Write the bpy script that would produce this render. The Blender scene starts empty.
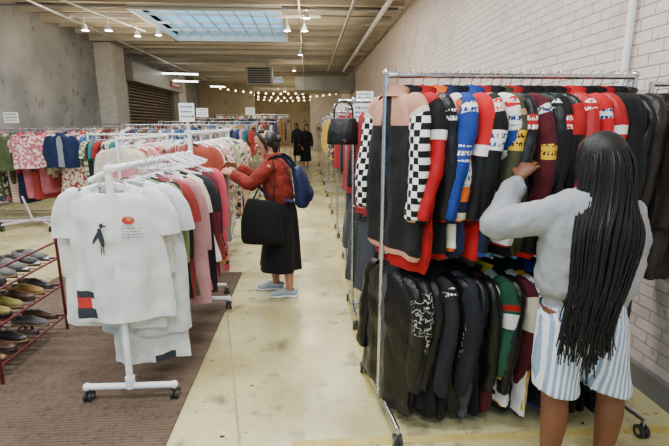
import bpy, math, random
from mathutils import Vector, Matrix, noise
random.seed(11)
R = random
V = Vector
scene = bpy.context.scene

# ------------------------------------------------------------------ materials
MATS = {}
def nmat(name):
    m = bpy.data.materials.new(name); m.use_nodes = True
    nt = m.node_tree; b = nt.nodes["Principled BSDF"]
    return m, nt, b
def plain(name, col, rough=0.5, metal=0.0, emit=None, es=0.0):
    if name in MATS: return MATS[name]
    m, nt, b = nmat(name)
    b.inputs["Base Color"].default_value = (*col, 1)
    b.inputs["Roughness"].default_value = rough
    b.inputs["Metallic"].default_value = metal
    n = nt.nodes.new("ShaderNodeTexNoise"); n.inputs["Scale"].default_value = 25
    tc = nt.nodes.new("ShaderNodeTexCoord"); nt.links.new(tc.outputs["Object"], n.inputs["Vector"])
    mr = nt.nodes.new("ShaderNodeMapRange"); mr.inputs["To Min"].default_value = max(0, rough-.08); mr.inputs["To Max"].default_value = min(1, rough+.08)
    nt.links.new(n.outputs["Fac"], mr.inputs["Value"]); nt.links.new(mr.outputs["Result"], b.inputs["Roughness"])
    if emit:
        b.inputs["Emission Color"].default_value = (*emit, 1); b.inputs["Emission Strength"].default_value = es
    MATS[name] = m; return m
def mixnode(nt, a, b, fac):
    mx = nt.nodes.new("ShaderNodeMix"); mx.data_type = 'RGBA'
    for s, v in ((6, a), (7, b)):
        if isinstance(v, tuple): mx.inputs[s].default_value = (*v, 1)
        else: nt.links.new(v, mx.inputs[s])
    nt.links.new(fac, mx.inputs[0])
    return mx.outputs[2]
def ramp(nt, src, p0, p1):
    r = nt.nodes.new("ShaderNodeMapRange"); r.inputs["From Min"].default_value = p0; r.inputs["From Max"].default_value = p1
    nt.links.new(src, r.inputs["Value"]); return r.outputs["Result"]
def noisen(nt, vec, sc, det=4):
    n = nt.nodes.new("ShaderNodeTexNoise"); n.inputs["Scale"].default_value = sc; n.inputs["Detail"].default_value = det
    nt.links.new(vec, n.inputs["Vector"]); return n.outputs["Fac"]
def bumpn(nt, b, h, st, dist=0.02):
    bp = nt.nodes.new("ShaderNodeBump"); bp.inputs["Strength"].default_value = st; bp.inputs["Distance"].default_value = dist
    nt.links.new(h, bp.inputs["Height"]); nt.links.new(bp.outputs["Normal"], b.inputs["Normal"])
def fabric(col, rough=0.85, name=None, wr=0.5, col2=None, kind=None, sc=1.0):
    key = name or "fabric_%02d_%02d_%02d" % tuple(int(c*99) for c in col)
    if key in MATS: return MATS[key]
    m, nt, b = nmat(key)
    tc = nt.nodes.new("ShaderNodeTexCoord"); ob = tc.outputs["Object"]; uv = tc.outputs["UV"]
    f = noisen(nt, ob, 9, 3)
    dark = tuple(c*.78 for c in col)
    c = mixnode(nt, dark, col, ramp(nt, f, .3, .6))
    if kind:
        mp = nt.nodes.new("ShaderNodeMapping"); nt.links.new(uv if kind in ('check','hstripe','vstripe') else ob, mp.inputs["Vector"])
        if kind == 'check':
            mp.inputs["Location"].default_value = (.013, .011, .5)
            t = nt.nodes.new("ShaderNodeTexChecker"); t.inputs["Scale"].default_value = 22*sc
            nt.links.new(mp.outputs[0], t.inputs["Vector"]); fac = t.outputs["Fac"]
        elif kind in ('hstripe', 'vstripe', 'xstripe'):
            t = nt.nodes.new("ShaderNodeTexWave"); t.bands_direction = {'hstripe':'Y'}.get(kind, 'X'); t.inputs["Scale"].default_value = 12*sc
            t.inputs["Distortion"].default_value = .3
            nt.links.new(mp.outputs[0], t.inputs["Vector"]); fac = ramp(nt, t.outputs["Fac"], .45, .55)
        elif kind == 'logo':
            t = nt.nodes.new("ShaderNodeTexWave"); t.bands_direction = 'Z'; t.inputs["Scale"].default_value = 8*sc
            nt.links.new(mp.outputs[0], t.inputs["Vector"]); row = ramp(nt, t.outputs["Fac"], .45, .5)
            mp2 = nt.nodes.new("ShaderNodeMapping"); mp2.inputs["Scale"].default_value = (3, 3, 1); nt.links.new(ob, mp2.inputs["Vector"])
            n2 = noisen(nt, mp2.outputs[0], 42*sc, 0); g = ramp(nt, n2, .46, .49)
            mu = nt.nodes.new("ShaderNodeMath"); mu.operation = 'MULTIPLY'; nt.links.new(row, mu.inputs[0]); nt.links.new(g, mu.inputs[1]); fac = mu.outputs[0]
        elif kind == 'embroid':
            t = nt.nodes.new("ShaderNodeTexWave"); t.wave_type = 'RINGS'; t.inputs["Scale"].default_value = 9*sc; t.inputs["Distortion"].default_value = 14; t.inputs["Detail"].default_value = 2; t.inputs["Detail Scale"].default_value = 3
            nt.links.new(mp.outputs[0], t.inputs["Vector"]); fac = ramp(nt, t.outputs["Fac"], .88, .93)
        elif kind == 'floral':
            n2 = noisen(nt, ob, 22*sc, 3); fac = ramp(nt, n2, .5, .54)
        c = mixnode(nt, c, col2, fac)
    nt.links.new(c, b.inputs["Base Color"])
    b.inputs["Roughness"].default_value = rough
    b.inputs["Sheen Weight"].default_value = 0.03
    b.inputs["Specular IOR Level"].default_value = .3
    mpb = nt.nodes.new("ShaderNodeMapping"); mpb.inputs["Scale"].default_value = (1, 1, .45); nt.links.new(ob, mpb.inputs["Vector"])
    bumpn(nt, b, noisen(nt, mpb.outputs[0], 14, 3), wr, .03)
    MATS[key] = m; return m
def skinmat(name, col):
    m, nt, b = nmat(name)
    tc = nt.nodes.new("ShaderNodeTexCoord")
    c = mixnode(nt, tuple(x*.85 for x in col), col, noisen(nt, tc.outputs["Object"], 12, 3))
    nt.links.new(c, b.inputs["Base Color"]); b.inputs["Roughness"].default_value = .5
    b.inputs["Subsurface Weight"].default_value = .05
    return m

chrome = plain("chrome", (.62, .62, .64), .28, 1)
whitep = plain("white_enamel", (.82, .83, .85), .35)
blackr = plain("black_rubber", (.02, .02, .022), .5)
hangw = plain("hanger_white", (.8, .8, .8), .4)
hangb = plain("hanger_black", (.03, .03, .03), .4)
wood = plain("hanger_wood", (.45, .27, .13), .5)

def hx(h):
    h = h.lstrip('#'); c = [int(h[i:i+2], 16)/255 for i in (0, 2, 4)]
    return tuple(((x+.055)/1.055)**2.4 if x > .04 else x/12.92 for x in c)
def F(h, **k): return fabric(hx(h), **k)

# ------------------------------------------------------------------ mesh builder
class MB:
    def __init__(s, M=None):
        s.v = []; s.f = []; s.fm = []; s.uv = []; s.mats = []; s.M = M or Matrix.Identity(4)
    def mi(s, m):
        if m not in s.mats: s.mats.append(m)
        return s.mats.index(m)
    def add(s, p, uv=None):
        s.v.append(s.M @ V(p)); s.uv.append(uv or (p[0], p[2])); return len(s.v)-1
    def face(s, idx, m): s.f.append(idx); s.fm.append(s.mi(m))
    def loft(s, pts, rad, mat, n=10, side=None, cap=True, sub=1, fold=None, matf=None, adj=None):
        pts = [V(p) for p in pts]; rad = [(r, r) if not isinstance(r, (tuple, list)) else tuple(r) for r in rad]
        if sub > 1 and len(pts) > 1:
            P = []; Q = []
            def cr(a, b, c, d, t): return .5*((2*b)+(-a+c)*t+(2*a-5*b+4*c-d)*t*t+(-a+3*b-3*c+d)*t**3)
            L = len(pts)
            for i in range(L-1):
                i0 = max(0, i-1); i3 = min(L-1, i+2)
                for j in range(sub):
                    t = j/sub
                    P.append(cr(pts[i0], pts[i], pts[i+1], pts[i3], t))
                    Q.append(tuple(max(.0008, rad[i][k]*(1-t)+rad[i+1][k]*t) for k in (0, 1)))
            P.append(pts[-1]); Q.append(rad[-1]); pts = P; rad = Q
        L = len(pts); prev = side
        rings = []
        for i, p in enumerate(pts):
            t = (pts[min(L-1, i+1)]-pts[max(0, i-1)])
            if t.length < 1e-7: t = V((0, 0, 1))
            t.normalize()
            if prev is None:
                prev = t.orthogonal()
            S = V(side) if side is not None else V(prev)
            S = S - t*S.dot(t)
            if S.length < 1e-4: S = t.orthogonal()
            S.normalize(); prev = S; T = t.cross(S)
            a, b = rad[i]; ring = []
            for k in range(n):
                th = 2*math.pi*k/n
                q = 1.0 if fold is None else fold(i/(L-1), th)
                pt = p+S*(a*math.cos(th)*(q if fold is None else (1+(q-1)*.25)))+T*(b*math.sin(th)*q)
                if adj: pt = adj(pt, i/(L-1), th)
                ring.append(s.add(pt))
            rings.append(ring)
        for i in range(L-1):
            for k in range(n):
                k2 = (k+1) % n
                m = mat
                if matf: m = matf((i+.5)/(L-1), 2*math.pi*(k+.5)/n) or mat
                s.face((rings[i][k], rings[i][k2], rings[i+1][k2], rings[i+1][k]), m)
        if cap:
            s.face(tuple(reversed(rings[0])), mat); s.face(tuple(rings[-1]), mat)
    def tube(s, a, b, r, mat, n=10): s.loft([a, b], [r, r], mat, n=n)
    def box(s, c, sz, mat, rot=None):
        c = V(c); idx = []
        for dx in (-.5, .5):
            for dy in (-.5, .5):
                for dz in (-.5, .5):
                    d = V((dx*sz[0], dy*sz[1], dz*sz[2]))
                    if rot: d = rot @ d
                    idx.append(s.add(c+d))
        for q in ((0,1,3,2),(4,6,7,5),(0,4,5,1),(2,3,7,6),(0,2,6,4),(1,5,7,3)):
            s.face(tuple(idx[j] for j in q), mat)
    def ball(s, c, r, mat, n=12, m=8, rot=None):
        c = V(c); r = (r, r, r) if not isinstance(r, (tuple, list)) else r
        rings = []
        for i in range(1, m):
            ph = math.pi*i/m; ring = []
            for k in range(n):
                th = 2*math.pi*k/n
                d = V((r[0]*math.sin(ph)*math.cos(th), r[1]*math.sin(ph)*math.sin(th), r[2]*math.cos(ph)))
                if rot: d = rot @ d
                ring.append(s.add(c+d))
            rings.append(ring)
        dt = V((0, 0, r[2])); 
        if rot: dt = rot @ dt
        top = s.add(c+dt); bot = s.add(c-dt)
        for k in range(n):
            k2 = (k+1) % n
            s.face((top, rings[0][k], rings[0][k2]), mat); s.face((bot, rings[-1][k2], rings[-1][k]), mat)
            for i in range(m-2): s.face((rings[i][k], rings[i+1][k], rings[i+1][k2], rings[i][k2]), mat)
    def build(s, name, parent=None, smooth=True, bevel=0):
        xs = [p.x for p in s.v]; ys = [p.y for p in s.v]; zs = [p.z for p in s.v]
        o = V(((min(xs)+max(xs))/2, (min(ys)+max(ys))/2, min(zs)))
        me = bpy.data.meshes.new(name); me.from_pydata([p-o for p in s.v], [], s.f); me.update()
        for m in s.mats: me.materials.append(m)
        me.polygons.foreach_set("material_index", s.fm)
        me.polygons.foreach_set("use_smooth", [smooth]*len(s.f))
        ul = me.uv_layers.new(name="UVMap")
        for l in me.loops: ul.data[l.index].uv = s.uv[l.vertex_index]
        ob = bpy.data.objects.new(name, me); scene.collection.objects.link(ob)
        if smooth == True:
            try:
                me.set_sharp_from_angle(angle=math.radians(60))
            except Exception: pass
        if parent is not None:
            ob.parent = parent; ob.location = o-parent.location
        else: ob.location = o
        if bevel:
            bv = ob.modifiers.new("Bevel", 'BEVEL'); bv.width = bevel; bv.segments = 2; bv.limit_method = 'ANGLE'
        return ob
def empty(name, loc):
    e = bpy.data.objects.new(name, None); scene.collection.objects.link(e); e.location = loc; e.empty_display_size = .1
    return e
def remesh(ob, vox, it=4, fac=.5):
    r = ob.modifiers.new("Remesh", 'REMESH'); r.mode = 'VOXEL'; r.voxel_size = vox; r.use_smooth_shade = True
    if it:
        sm = ob.modifiers.new("Smooth", 'SMOOTH'); sm.factor = fac; sm.iterations = it
def wrinkle(ob, size, st):
    t = bpy.data.textures.new("wr", 'CLOUDS'); t.noise_scale = size
    d = ob.modifiers.new("Disp", 'DISPLACE'); d.texture = t; d.strength = st; d.mid_level = .5; d.texture_coords = 'LOCAL'

# ------------------------------------------------------------------ room materials
def m_floor():
    m, nt, b = nmat("painted_concrete_floor")
    tc = nt.nodes.new("ShaderNodeTexCoord"); ob = tc.outputs["Object"]
    c = mixnode(nt, hx('#a89b68'), hx('#cfc592'), ramp(nt, noisen(nt, ob, 1.3, 6), .35, .6))
    c = mixnode(nt, c, hx('#7f7555'), ramp(nt, noisen(nt, ob, 6, 8), .57, .74))
    c = mixnode(nt, c, hx('#332e23'), ramp(nt, noisen(nt, ob, 19, 3), .71, .75))
    c = mixnode(nt, c, hx('#5b5340'), ramp(nt, noisen(nt, ob, 42, 2), .68, .72))
    vo = nt.nodes.new("ShaderNodeTexVoronoi"); vo.feature = 'DISTANCE_TO_EDGE'; vo.inputs["Scale"].default_value = .33
    nt.links.new(ob, vo.inputs["Vector"])
    c = mixnode(nt, hx('#978c66'), c, ramp(nt, vo.outputs["Distance"], .0, .004))
    nt.links.new(c, b.inputs["Base Color"])
    mr = nt.nodes.new("ShaderNodeMapRange"); mr.inputs["To Min"].default_value = .10; mr.inputs["To Max"].default_value = .42
    nt.links.new(noisen(nt, ob, 3, 5), mr.inputs["Value"]); nt.links.new(mr.outputs["Result"], b.inputs["Roughness"])
    bumpn(nt, b, noisen(nt, ob, 5, 5), .14, .01)
    return m
def m_brick(name, c1, c2, cm, st=.6):
    m, nt, b = nmat(name)
    tc = nt.nodes.new("ShaderNodeTexCoord")
    sp = nt.nodes.new("ShaderNodeSeparateXYZ"); cb = nt.nodes.new("ShaderNodeCombineXYZ")
    nt.links.new(tc.outputs["Object"], sp.inputs[0])
    ad = nt.nodes.new("ShaderNodeMath"); nt.links.new(sp.outputs["X"], ad.inputs[0]); nt.links.new(sp.outputs["Y"], ad.inputs[1])
    nt.links.new(ad.outputs[0], cb.inputs["X"]); nt.links.new(sp.outputs["Z"], cb.inputs["Y"])
    br = nt.nodes.new("ShaderNodeTexBrick"); br.inputs["Scale"].default_value = 1
    br.inputs["Brick Width"].default_value = .21; br.inputs["Row Height"].default_value = .072; br.inputs["Mortar Size"].default_value = .005
    br.inputs["Mortar Smooth"].default_value = .8
    br.inputs["Color1"].default_value = (*c1, 1); br.inputs["Color2"].default_value = (*c2, 1); br.inputs["Mortar"].default_value = (*cm, 1)
    nt.links.new(cb.outputs[0], br.inputs["Vector"])
    n = noisen(nt, tc.outputs["Object"], 2.2, 7)
    c = mixnode(nt, br.outputs["Color"], tuple(x*.7 for x in c1), ramp(nt, n, .54, .75))
    n4 = noisen(nt, tc.outputs["Object"], 9, 5)
    c = mixnode(nt, c, tuple(x*.6 for x in c1), ramp(nt, n4, .64, .72))
    nt.links.new(c, b.inputs["Base Color"]); b.inputs["Roughness"].default_value = .75
    sub = nt.nodes.new("ShaderNodeMath"); sub.operation = 'MULTIPLY_ADD'; sub.inputs[1].default_value = -.45
    nt.links.new(br.outputs["Fac"], sub.inputs[0])
    n3 = noisen(nt, tc.outputs["Object"], 14, 6); nt.links.new(n3, sub.inputs[2])
    bumpn(nt, b, sub.outputs[0], st, .015)
    return m
def m_plaster(name, c1, c2, sc=1.5, st=.4):
    m, nt, b = nmat(name)
    tc = nt.nodes.new("ShaderNodeTexCoord"); ob = tc.outputs["Object"]
    c = mixnode(nt, c1, c2, ramp(nt, noisen(nt, ob, sc, 8), .35, .65))
    c = mixnode(nt, c, tuple(x*.55 for x in c1), ramp(nt, noisen(nt, ob, sc*5, 6), .58, .75))
    nt.links.new(c, b.inputs["Base Color"]); b.inputs["Roughness"].default_value = .85
    bumpn(nt, b, noisen(nt, ob, 12, 8), st, .02)
    return m
def m_wood(name, c1, c2):
    m, nt, b = nmat(name)
    tc = nt.nodes.new("ShaderNodeTexCoord"); mp = nt.nodes.new("ShaderNodeMapping"); mp.inputs["Scale"].default_value = (.6, 9, 9)
    nt.links.new(tc.outputs["Object"], mp.inputs["Vector"])
    c = mixnode(nt, c1, c2, ramp(nt, noisen(nt, mp.outputs[0], 2, 5), .3, .7))
    nt.links.new(c, b.inputs["Base Color"]); b.inputs["Roughness"].default_value = .7
    return m
def m_rug():
    m, nt, b = nmat("jute_rug")
    tc = nt.nodes.new("ShaderNodeTexCoord"); ob = tc.outputs["Object"]
    w = nt.nodes.new("ShaderNodeTexWave"); w.bands_direction = 'Y'; w.inputs["Scale"].default_value = 14; w.inputs["Distortion"].default_value = 3.5; w.inputs["Detail"].default_value = 3; w.inputs["Detail Scale"].default_value = 8
    nt.links.new(ob, w.inputs["Vector"])
    c = mixnode(nt, hx('#554334'), hx('#6d5a48'), w.outputs["Fac"])
    c = mixnode(nt, c, hx('#3b2f25'), ramp(nt, noisen(nt, ob, 30, 4), .5, .8))
    c = mixnode(nt, c, hx('#776451'), ramp(nt, noisen(nt, ob, 1.5, 5), .5, .9))
    nt.links.new(c, b.inputs["Base Color"]); b.inputs["Roughness"].default_value = .95
    bumpn(nt, b, w.outputs["Fac"], .5, .008)
    return m

XL, XR, YF, YB, H = -6.2, 2.05, -3.0, 36.0, 4.0
mfloor = m_floor()
mb = MB(); mb.box(((XL+XR)/2, (YF+YB)/2, -.05), (XR-XL+.4, YB-YF+.4, .1), mfloor); mb.build("floor", smooth=False)
mbr = m_brick("white_painted_brick", hx('#dccdc2'), hx('#d4c4b9'), hx('#bba99d'), 1.0)
mb = MB(); mb.box((XR+.1, (YF+YB)/2, 2.4), (.2, YB-YF, 4.8), mbr); mb.build("wall_right", smooth=False)
mpl = m_plaster("grey_plaster", hx('#727374'), hx('#929292'), .9)
mwh = m_brick("white_brick_column", hx('#cdc9c2'), hx('#bfbab3'), hx('#a09a92'))
mb = MB(); mb.box((XL-.1, (YF+YB)/2, 2.4), (.2, YB-YF, 4.8), mpl); mb.build("wall_left", smooth=False)
mback = m_plaster("back_wall_paint", hx('#97896f'), hx('#a99c80'), .6)
mb = MB(); mb.box(((XL+XR)/2, YB+.1, 2.4), (XR-XL+.4, .2, 4.8), mback); mb.build("wall_back", smooth=False)
mb = MB()
mb.box(((XL+XR)/2, YF-.1, 4.05), (XR-XL+.4, .2, 1.5), mpl)
mb.box((XL+.4, YF-.1, 1.65), (.8, .2, 3.3), mpl); mb.box((XR-.2, YF-.1, 1.65), (.4, .2, 3.3), mpl)
mb.box(((XL+XR)/2, YF-.1, .2), (XR-XL-1.2, .2, .4), mpl)
mb.build("wall_front", smooth=False)
dkmet = plain("dark_window_metal", (.06, .06, .065), .4, .6)
mb = MB()
for i in range(6):
    x = XL+.85+i*(XR-XL-1.3)/5; mb.box((x, YF-.1, 1.85), (.06, .08, 2.9), dkmet)
for z in (.43, 2.4, 3.27): mb.box(((XL+XR)/2+.2, YF-.1, z), (XR-XL-1.2, .08, .06), dkmet)
mb.build("window_storefront", smooth=False)

mj = m_wood("painted_joist_wood", hx('#b8ac96'), hx('#ddd3bf'))
mdk = m_wood("ceiling_boards", hx('#3d352b'), hx('#5a5042'))
SK = [(-3.75, -.6, 10.6, 14.2), (-3.0, -1.4, 24.0, 27.5)]
mb = MB(); zc = H+.20
ys = [YF, SK[0][2], SK[0][3], SK[1][2], SK[1][3], YB]
for i in range(5):
    y0, y1 = ys[i], ys[i+1]
    if i in (1, 3):
        s = SK[0] if i == 1 else SK[1]
        mb.box(((XL+s[0])/2, (y0+y1)/2, zc), (s[0]-XL, y1-y0, .1), mdk); mb.box(((XR+s[1])/2, (y0+y1)/2, zc), (XR-s[1], y1-y0, .1), mdk)
    else: mb.box(((XL+XR)/2, (y0+y1)/2, zc), (XR-XL, y1-y0, .1), mdk)
mb.build("ceiling", smooth=False)
mb = MB(); y = YF+.3; ji = 0
while y < YB-.1:
    segs = [(XL, XR)]
    for s in SK:
        if s[2]-.05 < y < s[3]+.05: segs = [(XL, s[0]-.07), (s[1]+.07, XR)]
    big = ji % 3 == 0
    for a, b2 in segs: mb.box(((a+b2)/2, y, H+(.055 if big else .085)), (b2-a-.004, .14 if big else .09, .19 if big else .13), mj)
    y += .80; ji += 1
mb.build("trim_ceiling_joists", smooth=False)
for s in SK:
    mb = MB(); wt = plain("skylight_white", (.75, .78, .8), .6); H2 = H+.12
    for x in (s[0]-.03, s[1]+.03): mb.box((x, (s[2]+s[3])/2, H+.2), (.06, s[3]-s[2], .4), wt)
    for y in (s[2]-.03, s[3]+.03): mb.box(((s[0]+s[1])/2, y, H+.2), (s[1]-s[0]+.12, .06, .4), wt)
    nx = 9
    for i in range(1, nx): mb.box((s[0]+(s[1]-s[0])*i/nx, (s[2]+s[3])/2, H2), (.035, s[3]-s[2], .04), wt)
    for i in range(1, 4): mb.box(((s[0]+s[1])/2, s[2]+(s[3]-s[2])*i/4, H2+.005), (s[1]-s[0], .06, .05), wt)
    mb.build("window_skylight", smooth=False)
pm = plain("galvanised_pipe", (.45, .45, .44), .45, .7)
mb = MB()
mb.tube((-5.2, YF+.2, 3.88), (-5.2, 26.5, 3.88), .035, pm); mb.tube((-.15, 4, 3.90), (-.15, 28, 3.90), .022, pm)
mb.tube((.9, YF+.2, 3.88), (.9, 20.2, 3.88), .035, pm); mb.tube((1.55, YF+.2, 3.86), (1.55, 20.2, 3.86), .05, whitep)
for y in (9.9, 16.5, 22): mb.tube((XL+.05, y, 3.90), (XR-.05, y, 3.90), .022, pm)
mb.tube((-4.7, 8, 3.84), (-3.95, 12, 3.84), .02, whitep)
mb.build("conduit_run")
mb = MB(); mb.tube((XR-.03, 2.9, .05), (XR-.03, 2.9, H-.05), .022, whitep)
for z in (.6, 1.7, 2.8, 3.7): mb.box((XR-.012, 2.9, z), (.022, .09, .03), whitep)
mb.build("vertical_conduit")
mb = MB(); mb.box((XL+.25, 14.7, 1.975), (.5, .9, 3.94), mwh); mb.box((XL+.17, 22.3, 1.975), (.34, 1.2, 3.94), mwh); mb.build("trim_brick_pilasters", smooth=False)
shm = plain("shutter_brown_steel", hx('#5a4a40'), .45, .3); shb = plain("shutter_housing", hx('#8a8c85'), .5, .3)
mb = MB()
for i in range(27): mb.loft([(XL+.09, 15.9, .06+i*.111), (XL+.09, 21.2, .06+i*.111)], [(.045, .05)]*2, shm, n=8, side=V((1, 0, 0)))
mb.box((XL+.13, 15.83, 1.5), (.24, .14, 3.0), shb); mb.box((XL+.13, 21.27, 1.5), (.24, .14, 3.0), shb)
mb.box((XL+.3, 18.5, 3.3), (.58, 5.9, .6), shb)
mb.build("door_rollup_shutter", smooth=True)
mb = MB(); rs = plain("red_sign", hx('#b9433a'), .5); mb.box((XL+.63, 20.2, 3.25), (.03, 1.2, .22), rs)
mb.box((XL+.65, 20.2, 3.25), (.01, .9, .05), whitep); mb.build("exit_sign", smooth=False)
mb = MB(); bbm = plain("baseboard_grey", hx('#7a7672'), .6)
mb.box((XL+.015, 8, .07), (.03, 13, .14), bbm); mb.build("baseboard_left", smooth=False)
mb = MB(); mb.box((XR-.015, 16, .07), (.03, 37, .14), bbm); mb.build("baseboard_right", smooth=False)
mb = MB(); dm = plain("duct_metal", hx('#8b8e8a'), .4, .4)
mb.box((.75, 21.5, 3.35), (2.55, 2.4, .55), dm)
for x in (-.1, .7, 1.5): mb.box((x, 20.28, 3.35), (.04, .04, .57), shb)
mb.build("air_duct", smooth=False)
mb = MB(); hxm = plain("heater_enamel", hx('#9a968c'), .5, .2); hc_ = V((-1.75, 17.5, 3.35))
mb.box(hc_, (.95, .6, .62), hxm)
for i in range(7): mb.box(hc_+V((0, -.32, -.24+i*.08)), (.8, .05, .02), dkmet, rot=Matrix.Rotation(.6, 3, 'X'))
mb.tube(hc_+V((0, .3, 0)), hc_+V((0, .42, 0)), .22, dkmet, n=20)
for sx in (-.4, .4): mb.tube(hc_+V((sx, 0, .3)), hc_+V((sx, 0, .60)), .012, pm)
mb.tube(hc_+V((.3, .1, .3)), hc_+V((.3, .1, .60)), .06, pm, n=14)
mb.build("unit_heater")
mb = MB(); mb.box((-4.6, 27, 1.975), (3.1, .15, 3.94), mback); mb.box((1.1, 29, 1.975), (1.9, .15, 3.94), mwh); mb.build("wall_partition", smooth=False)

ylw = m_plaster("worn_yellow_paint", hx('#b8a355'), hx('#c8b66c'), 6, .1)
mb = MB(); mb.box((.36, 9.0, .0015), (.035, 13.2, .003), ylw); mb.box((.95, 2.02, .0015), (2.1, .05, .003), ylw); mb.build("floor_line_paint", smooth=False)
mb = MB(); rg = m_rug()
mb.box((-1.72, 3.35, .006), (1.95, 2.9, .012), rg); mb.build("jute_rug", smooth=False)

# ------------------------------------------------------------------ garments
def garment(mb, x, y, z, yaw, kind, col, sleeve=None, L=.7, W=1.0, bands=(), sbands=(), side=None, hang=None, res=1, collar=None, zipc=None, thick=1.0, patches=(), half=None, SLk=.88):
    old = mb.M
    tilt = R.uniform(-.04, .04)
    mb.M = old @ Matrix.Translation((x, y, z)) @ Matrix.Rotation(yaw, 4, 'Z') @ Matrix.Rotation(tilt, 4, 'X')
    ph = R.uniform(0, 6); ph2 = R.uniform(0, 6); seed = V((R.uniform(0, 50), R.uniform(0, 50), 0))
    hang = hang or hangw
    zz = [-.085, -.10, -.125, -.17, -.26, -.40, -.55, -.75, -1.0, -1.2]
    ww = [.065, .105, .17, .215, .225, .225, .23, .235, .24, .245]
    dd = [.04, .045, .05, .055, .06, .058, .055, .055, .06, .06]
    if kind == 'jacket': dd = [d*1.2 for d in dd]; ww = [w*1.04 for w in ww]
    if kind == 'dress': ww = [.05, .09, .15, .18, .17, .16, .19, .23, .27, .30]
    if kind == 'pants':
        zz = [-.12, -.14, -.3, -.5, -.8, -1.0]; ww = [.17, .18, .18, .16, .14, .13]; dd = [.02, .03, .04, .035, .03, .03]
    if kind == 'skirt':
        zz = [-.12, -.15, -.35, -.55, -.8, -1.0]; ww = [.15, .16, .2, .23, .26, .28]; dd = [.02, .03, .05, .06, .07, .07]
    P = []; Q = []
    pz = [a for a in zz if a > -L]+[-L]
    full = []
    for i in range(len(pz)-1):
        k = 1 if i < 3 else (2 if res == 1 else 5)
        for j in range(k): full.append(pz[i]+(pz[i+1]-pz[i])*j/k)
    full.append(pz[-1])
    def interp(z, arr):
        for i in range(len(zz)-1):
            if z <= zz[i] and z >= zz[i+1]:
                t = (zz[i]-z)/(zz[i]-zz[i+1]); return arr[i]*(1-t)+arr[i+1]*t
        return arr[-1]
    sw = R.uniform(-.02, .02)
    for q in full:
        P.append((sw*(q*q), 0, q)); Q.append((interp(q, ww)*W, interp(q, dd)*thick))
    if kind == 'jacket' and len(Q) > 3: Q[-1] = (Q[-1][0]*.93, Q[-1][1]*.9)
    n = 20 if res == 1 else 36
    nz = lambda pt, f: noise.noise(V((pt.x, pt.y, pt.z*.8))*f+seed)
    def fold(s, th):
        return 1+min(1, s*1.6)*(.30*math.sin(3*th+ph)+.2*math.sin(7*th+ph2+s*2)+.12*math.sin(5*th-s*6))
    def adj(pt, s, th):
        if kind in ('tee', 'dress') and s < .12 and math.sin(th) > 0 and abs(math.cos(th)) < .9:
            pt.z -= .045*(1-s/.12)
        if res > 1: pt.y += (.35-abs(nz(pt, 10)))*.03*min(1, s*4)*(1 if math.sin(th) < 0 else -1); pt.z += nz(pt, 5)*.02*s
        return pt
    def matf(s, th):
        z0 = full[min(len(full)-1, int(s*(len(full)-1)))]
        xx = math.cos(th); front = math.sin(th) > 0
        if kind == 'jacket' and s > .955 and full[-1] > -.95: return (collar or col)
        if front and zipc and abs(xx) < .12: return zipc
        for bd in bands:
            if -bd[1] <= z0 <= -bd[0] and (len(bd) < 4 or bd[3] <= xx <= bd[4]): return bd[2]
        if half and xx > 0 : return half
        if side and abs(xx) > .8: return side
        return None
    mb.loft(P, Q, col, n=n, side=V((1, 0, 0)), cap=False, fold=fold, adj=adj, matf=matf)
    sm = sleeve or col
    sy = R.uniform(-.015, .015)
    if kind == 'jacket':
        for sg in (-1, 1):
            a = R.uniform(-.03, .02); b = R.uniform(-.02, .02)
            SL = min(L*SLk, .70)
            pts = [(sg*.13*W, 0, -.122), (sg*.195*W, sy, -.158), (sg*.228*W, sy+a*.3, -.25), (sg*(.235*W+b*.5), sy+a-.01, -.25-(SL-.25)*.45), (sg*(.225*W+b), sy+a*1.4-.02, -SL+.05), (sg*(.225*W+b), sy+a*1.5-.022, -SL)]
            def sadj(pt, s, th):
                if res > 1:
                    k = min(1, s*4)*(1 if s < .9 else .3)
                    w_ = nz(V((pt.x, pt.y, pt.z*.55)), 13)*.016*k+nz(V((pt.x+3, pt.y, pt.z*1.3+pt.x*.8)), 26)*.006*k
                    pt.x += w_*math.cos(th); pt.y -= w_*math.sin(th)
                    pt.y += nz(V((0, 0, pt.z)), 4)*.018*k
                return pt
            def smf(s, th, sg=sg):
                if s > .93 and collar: return collar
                for a0, b0, m in patches:
                    if a0 <= s <= b0 and math.cos(th)*sg > .3: return m
                for a0, b0, m in sbands:
                    if a0 <= s <= b0: return m
                return None
            tk = .8 if res > 1 else 1
            mb.loft(pts, [(.035, .03), (.060, .044*tk), (.062, .050*tk), (.058, .046*tk), (.048, .040*tk), (.032, .028*tk)], sm, n=10 if res == 1 else 20, side=V((1, 0, 0)), cap=False, sub=2 if res == 1 else 9, adj=sadj, matf=smf)
        cm = collar or col
        mb.loft([(0, 0, -.11), (0, .004, -.085), (0, .012, -.06)], [(.095, .062), (.075, .05), (.078, .05)], cm, n=14, side=V((1, 0, 0)), cap=False)
    elif kind == 'tee':
        for sg in (-1, 1):
            a = R.uniform(-.02, .02)
            mb.loft([(sg*.14*W, 0, -.135), (sg*.20*W, a, -.18), (sg*.235*W, a, -.27), (sg*(.245*W), a, -.37)], [(.04, .03), (.066, .04), (.068, .036), (.07, .034)], sm, n=10 if res == 1 else 18, side=V((1, 0, 0)), cap=False, sub=2 if res == 1 else 4, adj=(lambda pt, s, th: pt+V((nz(pt, 14)*.014, nz(pt+V((5, 0, 0)), 14)*.014, 0))) if res > 1 else None)
    elif kind == 'shirt':
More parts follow.
